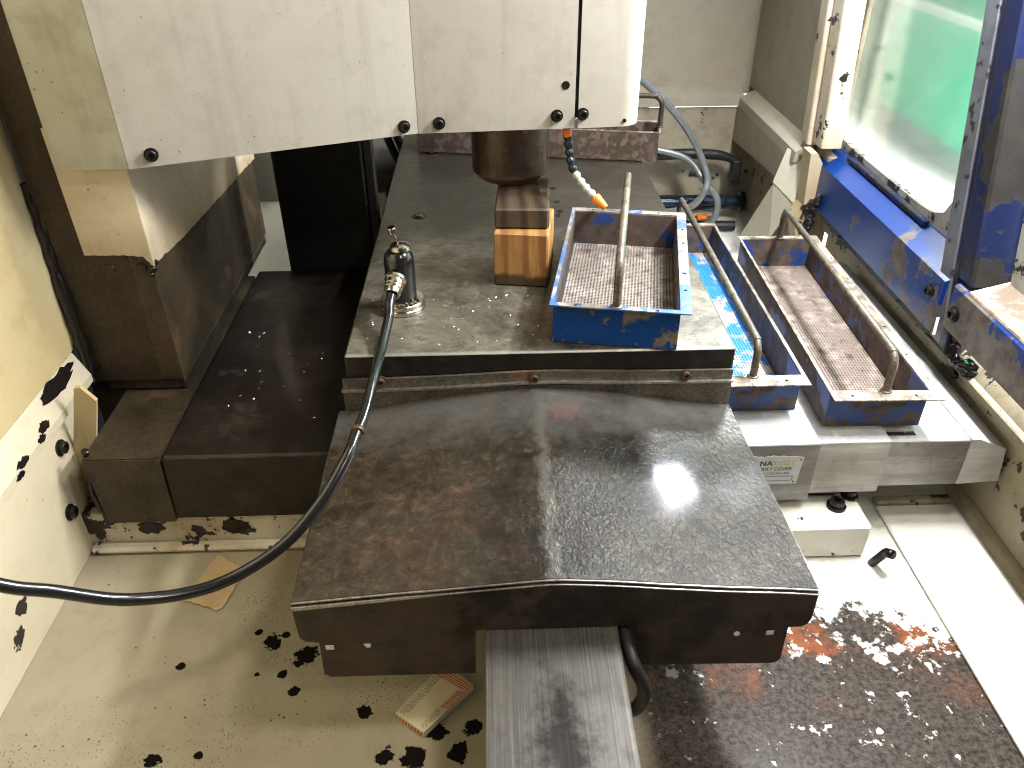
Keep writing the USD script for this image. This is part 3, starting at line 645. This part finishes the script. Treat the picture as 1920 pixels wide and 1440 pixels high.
obj('worn_lip', slab([(-.268, roof(-.268, -.327)-.0045), (-.12, roof(-.12, -.327)-.0040), (-.115, roof(-.115, -.327)-.006), (-.21, roof(-.21, -.327)-.0085), (-.268, roof(-.268, -.327)-.0088)], 'y', -.3312, -.3306), 'bright_edge', t)
obj('side_edge', tube([(.262-.009*min(1, (v+.327)/.23)+.0004, v, roof(.26, v)-.002) for v in np.linspace(-.326, -.006, 24)], .0013, 8), 'bright_edge', t, True)
obj('side_skirt', quad([(.2612, -.326, -.0885), (.2530, -.097, -.0885), (.2530, -.097, -.100), (.2612, -.326, -.100)], .001), 'apron', t)
obj('side_edge', cbox((-.2695, -.326, -.092), (-.2665, -.006, roof(-.268, -.2)+.0005), .0008), 'apron', t)
def warp_flange(m):
    v = np.array(m.vertices); v[:, 2] += .004*np.exp(-((v[:, 0]+.004)/.10)**2) - .003*np.clip(-v[:, 0]/.26, 0, 1); m.vertices = v; return m
def long_box(a, b, n=24):
    xs = np.linspace(a[0], b[0], n+1); parts = []
    prof = sg.box(a[1], a[2], b[1], b[2])
    V, F = [], []
    for x in xs:
        V += [(x, a[1], a[2]), (x, b[1], a[2]), (x, b[1], b[2]), (x, a[1], b[2])]
    for i in range(n):
        for k in range(4):
            p, q = i*4+k, i*4+(k+1) % 4; F += [[p, q, q+4], [p, q+4, p+4]]
    F += [[0, 2, 1], [0, 3, 2], [n*4, n*4+1, n*4+2], [n*4, n*4+2, n*4+3]]
    m = trimesh.Trimesh(V, F, process=False); m.fix_normals(); return m
obj('flange', warp_flange(long_box((-.258, -.0055, -.0445), (.251, -.0015, -.0300))), 'flange', t)
obj('flange_lip', warp_flange(long_box((-.260, -.0095, -.0475), (.253, -.0020, -.0446))), 'bright_edge', t)
obj('flange_skirt', cbox((-.259, -.0052, -.100), (.252, -.0022, -.0480), .0005), 'flange', t)
for x in (-.208, -.009, .189):
    obj('bolt', [bolt_mesh((x, -.0056, -.0345), (0, -1, 0), .0056, .007)], 'bolt_rust', t, 30)
t = thing('front_inner_cover', 'narrow brushed steel cover plate running out below the front apron', 'way cover', (-.008, -.5, -.14))
obj('plate', cbox((-.0765, -1.0, -.134), (.0605, -.10, -.1305), .0012), 'tongue', t)
obj('side_web', cbox((-.0765, -1.0, -.18), (-.0735, -.10, -.1343), .0005), 'black', t)
obj('side_web', cbox((.0575, -1.0, -.18), (.0605, -.10, -.1343), .0005), 'black', t)
pts = spline([(.066, -.30, -.14), (.072, -.36, -.145), (.085, -.37, -.175), (.088, -.36, -.215), (.080, -.35, -.245), (.062, -.32, -.262), (.03, -.28, -.27)], 8)
tag(obj('black_cable_loop', tube(pts, .0075, 10), 'black', None, True), 'short loop of black cable hanging below the apron right of the plate', 'cable')

# ------------------------------------------------------------------ right way cover
t = thing('right_way_cover', 'bright telescoping stainless steel way cover right of the table', 'way cover', (.42, .25, -.18))
def seg(x0, x1, y0, y1, z0, z1, drop=0.0):
    m = cbox((x0, y0, z0), (x1, y1, z1), .0022); v = np.array(m.vertices)
    v[:, 2] -= drop*np.clip((v[:, 0]-x0)/(x1-x0), 0, 1)*(v[:, 2] > (z0+z1)/2); m.vertices = v; return m
s1 = obj('segment', seg(.20, .3735, -.0455, .56, -.2235, -.1235), 'stainless', t)
obj('segment', seg(.30, .4735, -.0375, .555, -.2190, -.1290), 'stainless', t)
obj('segment', seg(.40, .5880, -.0300, .55, -.2155, -.1340, .002), 'stainless', t)
obj('end_segment', slab([(.5883, -.1360), (.598, -.1356), (.640, -.1530), (.648, -.2110), (.5883, -.2150)], 'y', -.0315, .55), 'stainless', t)
def facep(x0, x1, y, z0, z1): return slab([(x0, z0), (x1, z0), (x1, z1), (x0, z1)], 'y', y-.0011, y-.0003)
obj('segment_face', facep(.255, .3725, -.0455, -.2228, -.1268), 'stainless_dull', t)
obj('segment_face', facep(.3745, .4725, -.0375, -.2183, -.1325), 'stainless_mid', t)
obj('segment_face', facep(.4745, .5870, -.0300, -.2148, -.1385), 'stainless_face', t)
obj('slot', cbox((.476, -.020, -.1344), (.515, -.012, -.1337), .0003), 'black', t)
# name plate with its print
pl = jag([(.255, -.1445), (.275, -.1435), (.300, -.1450), (.325, -.1425), (.345, -.1445), (.3535, -.1465)], .0009, .004, 9)
NP = obj('name_plate', slab([tuple(p) for p in pl] + [(.3505, -.1915), (.255, -.1925)], 'y', -.0479, -.0467), 'plate_white', t)
def text_on(txt, x, z, h, mat, bold=False, right=False, sx=1.0, slant=0.0):
    m = meshkit.text_mesh(txt, h, .0003, bold); v = np.array(m.vertices); v[:, 0] *= sx; v[:, 0] += slant*v[:, 1]
    if right: v[:, 0] -= v[:, 0].max()
    m.vertices = np.c_[v[:, 0]+x, -.0480 - v[:, 2]*1.0, v[:, 1]+z]; m.invert(); m.fix_normals(); return obj('lettering', m, mat, t)
text_on('NA', .3125, -.1585, .0074, 'ink', True, True, 1.25)
text_on('TECT', .3440, -.1585, .0074, 'ink_yellow', True, True, 1.25)
text_on('EX\u00ae WAY COVER', .3395, -.1675, .0054, 'ink', False, True, .96, .18)
text_on('com  |  262 786 1500', .3375, -.1740, .0031, 'ink_grey', False, True, .95)
obj('print_frame', [slab(sg.box(.27, -.1782, .3435, -.1776), 'y', -.0483, -.0480), slab(sg.box(.27, -.1862, .3405, -.1856), 'y', -.0483, -.0480), slab(sg.box(.3429, -.1855, .3435, -.1783), 'y', -.0483, -.0480)], 'ink_grey', t)
for x, z in ((.3495, -.1495), (.3455, -.1880)): obj('rivet', slab(sg.Point(x, z).buffer(.0012), 'y', -.0485, -.0479), 'ink', t)

# ------------------------------------------------------------------ chip trays
def tray(label, loc, rotz, W, L, H, body, rimm, screen, back, handle, rims, hz, hx=0.0, post_r=.0052, pitch=.0046, wire=.0024):
    """Open tray with a wire screen for its floor and a bent rod for its handle; origin at the middle of the front bottom edge, the tray runs along +y."""
    t = thing('chip_tray', label, 'tray', loc, rotz, 'sheet metal chip trays with rod handles'); e = .0016; w2 = W/2
    rm = lambda a: obj(*a, local=True)
    rm(('front_panel', cbox((-w2, 0, 0), (w2, e, H-.0003), .0004), body, t))
    inner = 'blue_worn' if body == 'blue_tray' else body
    rm(('back_panel', cbox((-w2, L-e, 0), (w2, L, H-.0003), .0004), inner, t))
    rm(('side_panel', cbox((-w2, e+.0002, 0), (-w2+e, L-e-.0002, H-.0003), .0004), inner, t))
    rm(('side_panel', cbox((w2-e, e+.0002, 0), (w2, L-e-.0002, H-.0003), .0004), inner, t))
    l, r, f, b = rims
    ring = sg.box(-w2-l, -f, w2+r, L+b).difference(sg.box(-w2+e*.5, e*.5, w2-e*.5, L-e*.5))
    for q in (.18, .82):
        for px, py, wd in ((-w2+W*q, -f*.5, f), (-w2+W*q, L+b*.5, b), (w2+r*.5, L*q, r), (w2+r*.5, L*(q+.5)/2, r)):
            if wd > .0075: ring = ring.difference(sg.Point(px, py).buffer(.0024, quad_segs=3))
    rm(('rim', slab(ring, 'z', H, H+.0018), rimm, t))
    rm(('screen_backing', cbox((-w2+e+.0004, e+.0004, .0006), (w2-e-.0004, L-e-.0004, .0012), .0001), back, t))
    S = []; 
    for k, x in enumerate(np.arange(-w2+e+pitch/2, w2-e, pitch)):
        S.append(trimesh.creation.box((wire, L-2*e-.001, .0010)).apply_translation((x, L/2, .0026)))
    for y in np.arange(e+pitch/2, L-e, pitch):
        S.append(trimesh.creation.box((W-2*e-.001, wire, .0010)).apply_translation((0, y, .0023)))
    m = trimesh.util.concatenate(S)
    rm(('wire_screen', m, screen, t))
    pts = spline([(hx, -.001, H+.0015), (hx, -.001, H+hz*.45), (hx, -.0005, H+hz*.78), (hx, .010, H+hz*.97), (hx, .028, H+hz), (hx, L*.5, H+hz*1.01), (hx, L-.028, H+hz), (hx, L-.010, H+hz*.97), (hx, L+.0005, H+hz*.78), (hx, L+.001, H+hz*.45), (hx, L+.001, H+.0015)], 6)
    hd = obj('handle', tube(pts, post_r, 12), handle, t, True, local=True)
    for yy in (-.001, L+.001): obj('weld', trimesh.creation.icosphere(2, .0085).apply_scale((1, .8, .35)).apply_translation((hx, yy, H+.002)), handle, t, True, local=True)
    return t
tray('chipped blue tray with a grey screen standing skewed on the table', (.094, .009, .0016), -10.5, .160, .310, .056, 'blue_tray', 'blue_rim', 'grey_screen', 'screen_back', 'handle', (.004, .013, .008, .012), .066)
tray('tray with a bright blue screen squeezed between the table and the rusty tray', (.288, .030, -.1232), -.3, .146, .52, .057, 'dark_tray', 'rust_rim', 'blue_screen', 'screen_back_blue', 'handle', (.002, .004, .024, .010), .055, .004)
tray('long tray with rusty reddish screen on the stainless cover, furthest right', (.456, -.005, -.1282), -1.4, .132, .50, .057, 'dark_tray', 'rust_rim', 'rust_screen', 'screen_back_rust', 'handle', (.003, .011, .022, .010), .058, .006)
tray('rusty brown tray lying across the back end of the table', (.286, .760, .0016), 79.5, .076, .50, .058, 'rust_tray', 'rust_rim', 'rust_screen', 'screen_back_rust', 'handle_dark', (.001, .003, .003, .004), .062)

# ------------------------------------------------------------------ wooden blocks
def turned(m, c, deg):
    m.apply_translation((-c[0], -c[1], 0)); m.apply_transform(trimesh.transformations.rotation_matrix(math.radians(deg), (0, 0, 1))); m.apply_translation((c[0], c[1], 0)); return m
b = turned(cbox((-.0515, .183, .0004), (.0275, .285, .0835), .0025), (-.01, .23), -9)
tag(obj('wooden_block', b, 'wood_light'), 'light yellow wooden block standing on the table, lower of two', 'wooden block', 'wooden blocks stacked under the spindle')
b = turned(cbox((-.0525, .198, .0840), (.0255, .325, .1145), .003), (-.01, .25), -4)
tag(obj('wooden_block', b, 'wood_dark'), 'dark oil-soaked wooden board on top of the light block', 'wooden block', 'wooden blocks stacked under the spindle')

# ------------------------------------------------------------------ spindle head
t = thing('spindle_head', 'big cream machine head hanging over the table at the top', 'spindle head', (-.1, .345, .22))
core = [(-.572, .086), (-.494, .086), (-.155, .212), (.06, .227), (.132, .240), (.141, .26), (.141, .43), (.06, .465), (-.155, .478), (-.493, .604), (-.572, .604)]
obj('core', slab(core, 'z', .232, .95), 'black', t)
obj('left_panel', slab([(-.578, .080), (-.4935, .080), (-.4925, .0855), (-.573, .0855), (-.573, .61), (-.578, .61)], 'z', .2205, .95), 'head_left', t)
obj('side_panel', slab([(-.4928, .080), (-.1555, .2065), (-.1568, .2115), (-.4930, .0855)], 'z', .2200, .95), 'head', t)
obj('spindle_panel', slab([(-.1550, .2068), (.0552, .2215), (.0550, .2265), (-.1562, .2118)], 'z', .2195, .95), 'head', t)
arc = [(.060, .2219), (.118, .2270)] + [(.118+.028*math.sin(q), .255-.028*math.cos(q)) for q in np.linspace(.12, math.pi/2, 8)] + [(.146, .45), (.1415, .45), (.1415, .256)] + [(.118+.0235*math.sin(q), .255-.0235*math.cos(q)) for q in np.linspace(math.pi/2, .12, 8)] + [(.060, .2269)]
obj('corner_panel', slab(arc, 'z', .2190, .95), 'head', t, 30)
n1 = np.array((.350, -.937, 0)); n2 = np.array((.07, -.997, 0))
for p, n in (((-.466, .0895, .2345), n1), ((-.173, .1995, .2315), n1), ((-.127, .2085, .2325), n2), ((.031, .2195, .237), n2), ((.0660, .2222, .238), n2)):
    obj('bolt', bolt_mesh(p, n, .0062, .007), 'bolt', t, 30)
obj('plug_hole', lathe([(0, 0), (.0055, 0), (.0052, .0008), (0, .0008)], (.042, .2204, .276), n2, 16), 'grease', t)
obj('plug_hole', lathe([(0, 0), (.0028, 0), (.0024, .002), (0, .002)], (.124, .2275, .227), n2, 10), 'grease', t)
obj('spindle_nose', lathe([(0, 0), (.040, 0), (.0475, .001), (.0545, .008), (.0585, .013), (.0590, .085), (.0640, .088), (.0660, .0905), (.0660, .102), (.060, .104), (.060, .125), (0, .125)], (-.029, .335, .1150), (0, 0, 1), 48), 'nose', t, 35)
for a in range(8):
    q = a*math.pi/4 + .3; obj('nose_bolt', lathe([(0, 0), (.004, 0), (.004, .004), (0, .004)], (-.029+.0625*math.cos(q), .335+.0625*math.sin(q), .2025), (0, 0, -1), 8), 'bolt_rust', t)

# coolant nozzle of snapped segments
t = thing('coolant_nozzle', 'jointed coolant hose with an orange tip below the head', 'coolant hose', (.048, .245, .22))
P = np.array([(.047, .246, .221), (.048, .245, .205), (.051, .245, .187), (.054, .241, .166), (.059, .235, .154), (.070, .225, .1395), (.081, .215, .130), (.087, .209, .1255), (.100, .199, .115)])
obj('collar', lathe([(0, 0), (.0062, 0), (.0066, .002), (.0066, .010), (.0058, .012), (0, .012)], P[1]-(0, 0, .004), (0, 0, 1), 18), 'orange', t, 30)
cu = spline(P[1:8], 12); s = np.r_[0, np.cumsum(np.linalg.norm(np.diff(cu, axis=0), axis=1))]
q = np.array([[np.interp(d, s, cu[:, k]) for k in range(3)] for d in np.linspace(0, s[-1], 10)])
for i in range(9):
    ax = q[i+1]-q[i]; L = np.linalg.norm(ax)
    obj('segment', lathe([(0, -.001), (.0048, -.001), (.0064, L*.25), (.0062, L*.45), (.0040, L*.8), (.0040, L*1.05), (0, L*1.05)], q[i], ax, 16), 'loc_black' if i < 5 else 'loc_grey', t, 30)
obj('tip', lathe([(0, 0), (.0074, 0), (.0078, .002), (.0048, .021), (.0036, .022), (.0026, .020), (0, .012)], P[7], P[8]-P[7], 20), 'orange', t, 30)

# ------------------------------------------------------------------ touch probe with its cable
c = np.array((-.187, .128, 0))
t = thing('tool_setter', 'black touch probe with a thin stylus on a round chrome base', 'touch probe', c)
obj('base', lathe([(0, 0), (.0305, 0), (.0315, .001), (.0315, .0065), (.0305, .0075), (0, .0075)], c, (0, 0, 1), 40), 'chrome', t, 30)
obj('base_ring', lathe([(0, .0078), (.0300, .0078), (.0308, .0088), (.0308, .0140), (.0298, .0150), (0, .0150)], c, (0, 0, 1), 40), 'chrome', t, 30)
obj('body', lathe([(0, .0152), (.0195, .0152), (.0205, .018), (.0208, .074), (.0195, .081), (.015, .0865), (0, .087)], c, (0, 0, 1), 36), 'probe_black', t, 30)
obj('top_cap', lathe([(0, .0868), (.0135, .0868), (.0148, .0885), (.0135, .0935), (.009, .0965), (0, .0975)], c+(.003, .003, 0), (0, 0, 1), 28), 'brass', t, 30)
st = rod(c+(.001, .002, .096), c+(-.005, 0, .113), .0013, 8); obj('stylus', st, 'chrome', t, True)
obj('stylus_tip', lathe([(0, 0), (.0052, 0), (.0056, .0006), (.0056, .0082), (.0052, .0088), (0, .0088)], c+(-.0055, 0, .112), (-.10, -.12, 1), 20), 'chrome', t, 30)
ca = c + (-.004, -.018, .054); ax = np.array((-.16, -.86, -.42))
cn = obj('connector', lathe([(0, 0), (.0145, 0), (.0150, .001), (.0150, .005), (.0128, .006), (.0128, .013), (.0118, .0138), (.0124, .0146), (.0124, .018), (.0114, .0188), (.0120, .0196), (.0115, .025), (.0105, .0275), (.0085, .0275), (.0085, .02), (0, .02)], ca, ax, 30), 'brass', t, 30)
e = ca + ax/np.linalg.norm(ax)*.018
C = [e, e+ax*.02, (-.1985, .055, .0235), (-.2035, .01, .0085), (-.2085, -.05, -.001), (-.2145, -.10, -.0155), (-.2225, -.13, -.026), (-.2315, -.16, -.0385), (-.259, -.20, -.069), (-.302, -.24, -.098), (-.368, -.275, -.115), (-.438, -.305, -.098), (-.491, -.33, -.055), (-.530, -.345, -.026), (-.60, -.36, .04)]
cu = spline(C, 10)
cab = obj('cable', tube(cu, .0066, 14), 'cable', t, True)
obj('cable_tie', tube(cu[57:60], .0078, 12), 'bolt_rust', cab, True)
rg = np.random.default_rng(5); curls = []
for i in range(14):
    a = rg.uniform(-2.2, -.4); p0 = c + (.0245*math.cos(a), .0245*math.sin(a), .0158)
    curls.append(trimesh.creation.icosphere(1, rg.uniform(.0012, .003)).apply_scale((1.4, 1, .7)).apply_translation(p0 + rg.normal(0, .002, 3)*(1, 1, .2)))
obj('chip_heap', curls, 'bolt_rust', t)

# ------------------------------------------------------------------ rods and hoses at the back right
p = spline([(.20, .98, .18), (.250, .99, .135), (.289, 1.0, .096), (.367, 1.02, .025), (.433, 1.05, -.056), (.471, 1.05, -.127), (.467, 1.0, -.156), (.44, 1.0, -.203), (.387, 1.02, -.227), (.33, 1.05, -.235)], 8)
tag(obj('coolant_hose', tube(p, .0085, 12), 'hose', None, True), 'clear grey hose arching down from behind the head', 'hose')
p = spline([(.28, 1.10, -.085), (.362, 1.10, -.097), (.434, 1.08, -.116), (.472, 1.05, -.158), (.507, 1.03, -.202), (.504, 1.03, -.252), (.474, 1.05, -.281), (.43, 1.06, -.29)], 8)
tag(obj('coolant_hose', tube(p, .0085, 12), 'hose', None, True), 'grey hose bending down to the floor at the back right', 'hose')
t = thing('upper_pipe', 'black flat pipe with a hooked end on the rear wall', 'pipe', (.4, 1.13, -.12))
p = spline([(.10, 1.13, -.118), (.374, 1.13, -.118), (.46, 1.13, -.117), (.53, 1.13, -.123), (.578, 1.13, -.14)], 6)
obj('pipe', tube(p, np.interp(np.arange(len(p)), [0, len(p)-8, len(p)-1], [.014, .013, .009]), 12), 'black', t, True)
obj('hook', cbox((.560, 1.118, -.19), (.585, 1.14, -.135), .003), 'black', t)
t = thing('lower_pipe', 'blue-black cylinder rod low on the rear wall', 'pipe', (.45, 1.12, -.245))
obj('rod', lathe([(0, 0), (.020, 0), (.020, .45), (.016, .455), (.016, .50), (0, .50)], (.10, 1.12, -.243), (1, 0, 0), 24), 'steel_blue', t, 30)
obj('end_cap', lathe([(0, 0), (.027, 0), (.027, .012), (0, .012)], (.592, 1.12, -.243), (1, 0, 0), 6), 'bolt', t)
t = thing('floor_pipe', 'black pipe lying on the floor below the blue-black rod', 'pipe', (.4, 1.05, -.285))
obj('pipe', rod((.1, 1.09, -.283), (.57, 1.06, -.285), .013), 'black', t, True)
obj('clip', cbox((.475, 1.075, -.276), (.505, 1.098, -.2655), .002), 'orange', t)

# ------------------------------------------------------------------ litter on the floor
t = thing('card_box', 'flattened paper label box with orange striped ends on the floor', 'paper box', (-.14, -.30, -.3))
A, B, Cc, D = map(np.array, ((-.184, -.315), (-.150, -.341), (-.094, -.281), (-.131, -.250)))
def cp(u, v): return A + (B-A)*u + (D-A)*v + (Cc-B-(D-A))*u*v
def patch(u0, u1, v0, v1, z, th): return hull([(*cp(u, v), zz) for u in (u0, u1) for v in (v0, v1) for zz in (z, z+th)])
obj('sheet', patch(0, 1, 0, 1, -.2996, .0096), 'card', t)
for i in range(15):
    v = .46 + i*.036
    k = .24 if v < .80 else .96
    u0 = 1-k if v >= .80 else .80
    obj('stripe', hull([(*cp(u, vv), zz) for u, vv in ((u0, v-.02), (1.0, v+.03), (1.0, v+.047), (u0, v-.003)) if vv <= 1.0 for zz in (-.2899, -.2897)]), 'card_red', t) if v < .97 else None
for i in range(9):
    u = .02 + i*.108
    obj('stripe', hull([(*(cp(a, 0) + (A-D)/np.linalg.norm(A-D)*.0006), z) for a, z in ((u, -.2985), (u+.05, -.2985), (u+.08, -.2915), (u+.03, -.2915))] + [(*(cp(a, 0) + (A-D)/np.linalg.norm(A-D)*.0003), z) for a, z in ((u, -.2985), (u+.05, -.2985), (u+.08, -.2915), (u+.03, -.2915))]), 'card_red', t)
pr = []
for u, a, b2 in ((.05, .05, .93), (.11, .04, .95), (.16, .06, .80), (.21, .05, .9), (.26, .10, .55), (.80, .06, .42), (.86, .05, .40), (.92, .08, .38)):
    v = a
    while v < b2:
        L = rng.uniform(.02, .06); pr.append(patch(u, u+.014, v, min(b2, v+L), -.2899, .0002)); v += L + rng.uniform(.012, .02)
obj('fine_print', pr, 'ink', t)
sc = [(-.461, -.049), (-.418, -.078), (-.42, -.103), (-.428, -.145), (-.436, -.151), (-.450, -.143), (-.484, -.133), (-.472, -.087)]
m = slab([tuple(p) for p in jag(sc+[sc[0]], .0008, .005, 12)[:-1]], 'z', -.2990, -.2972)
tag(obj('paper_scrap', m, 'scrap'), 'torn tan cardboard scrap on the floor behind the black cable', 'cardboard scrap')
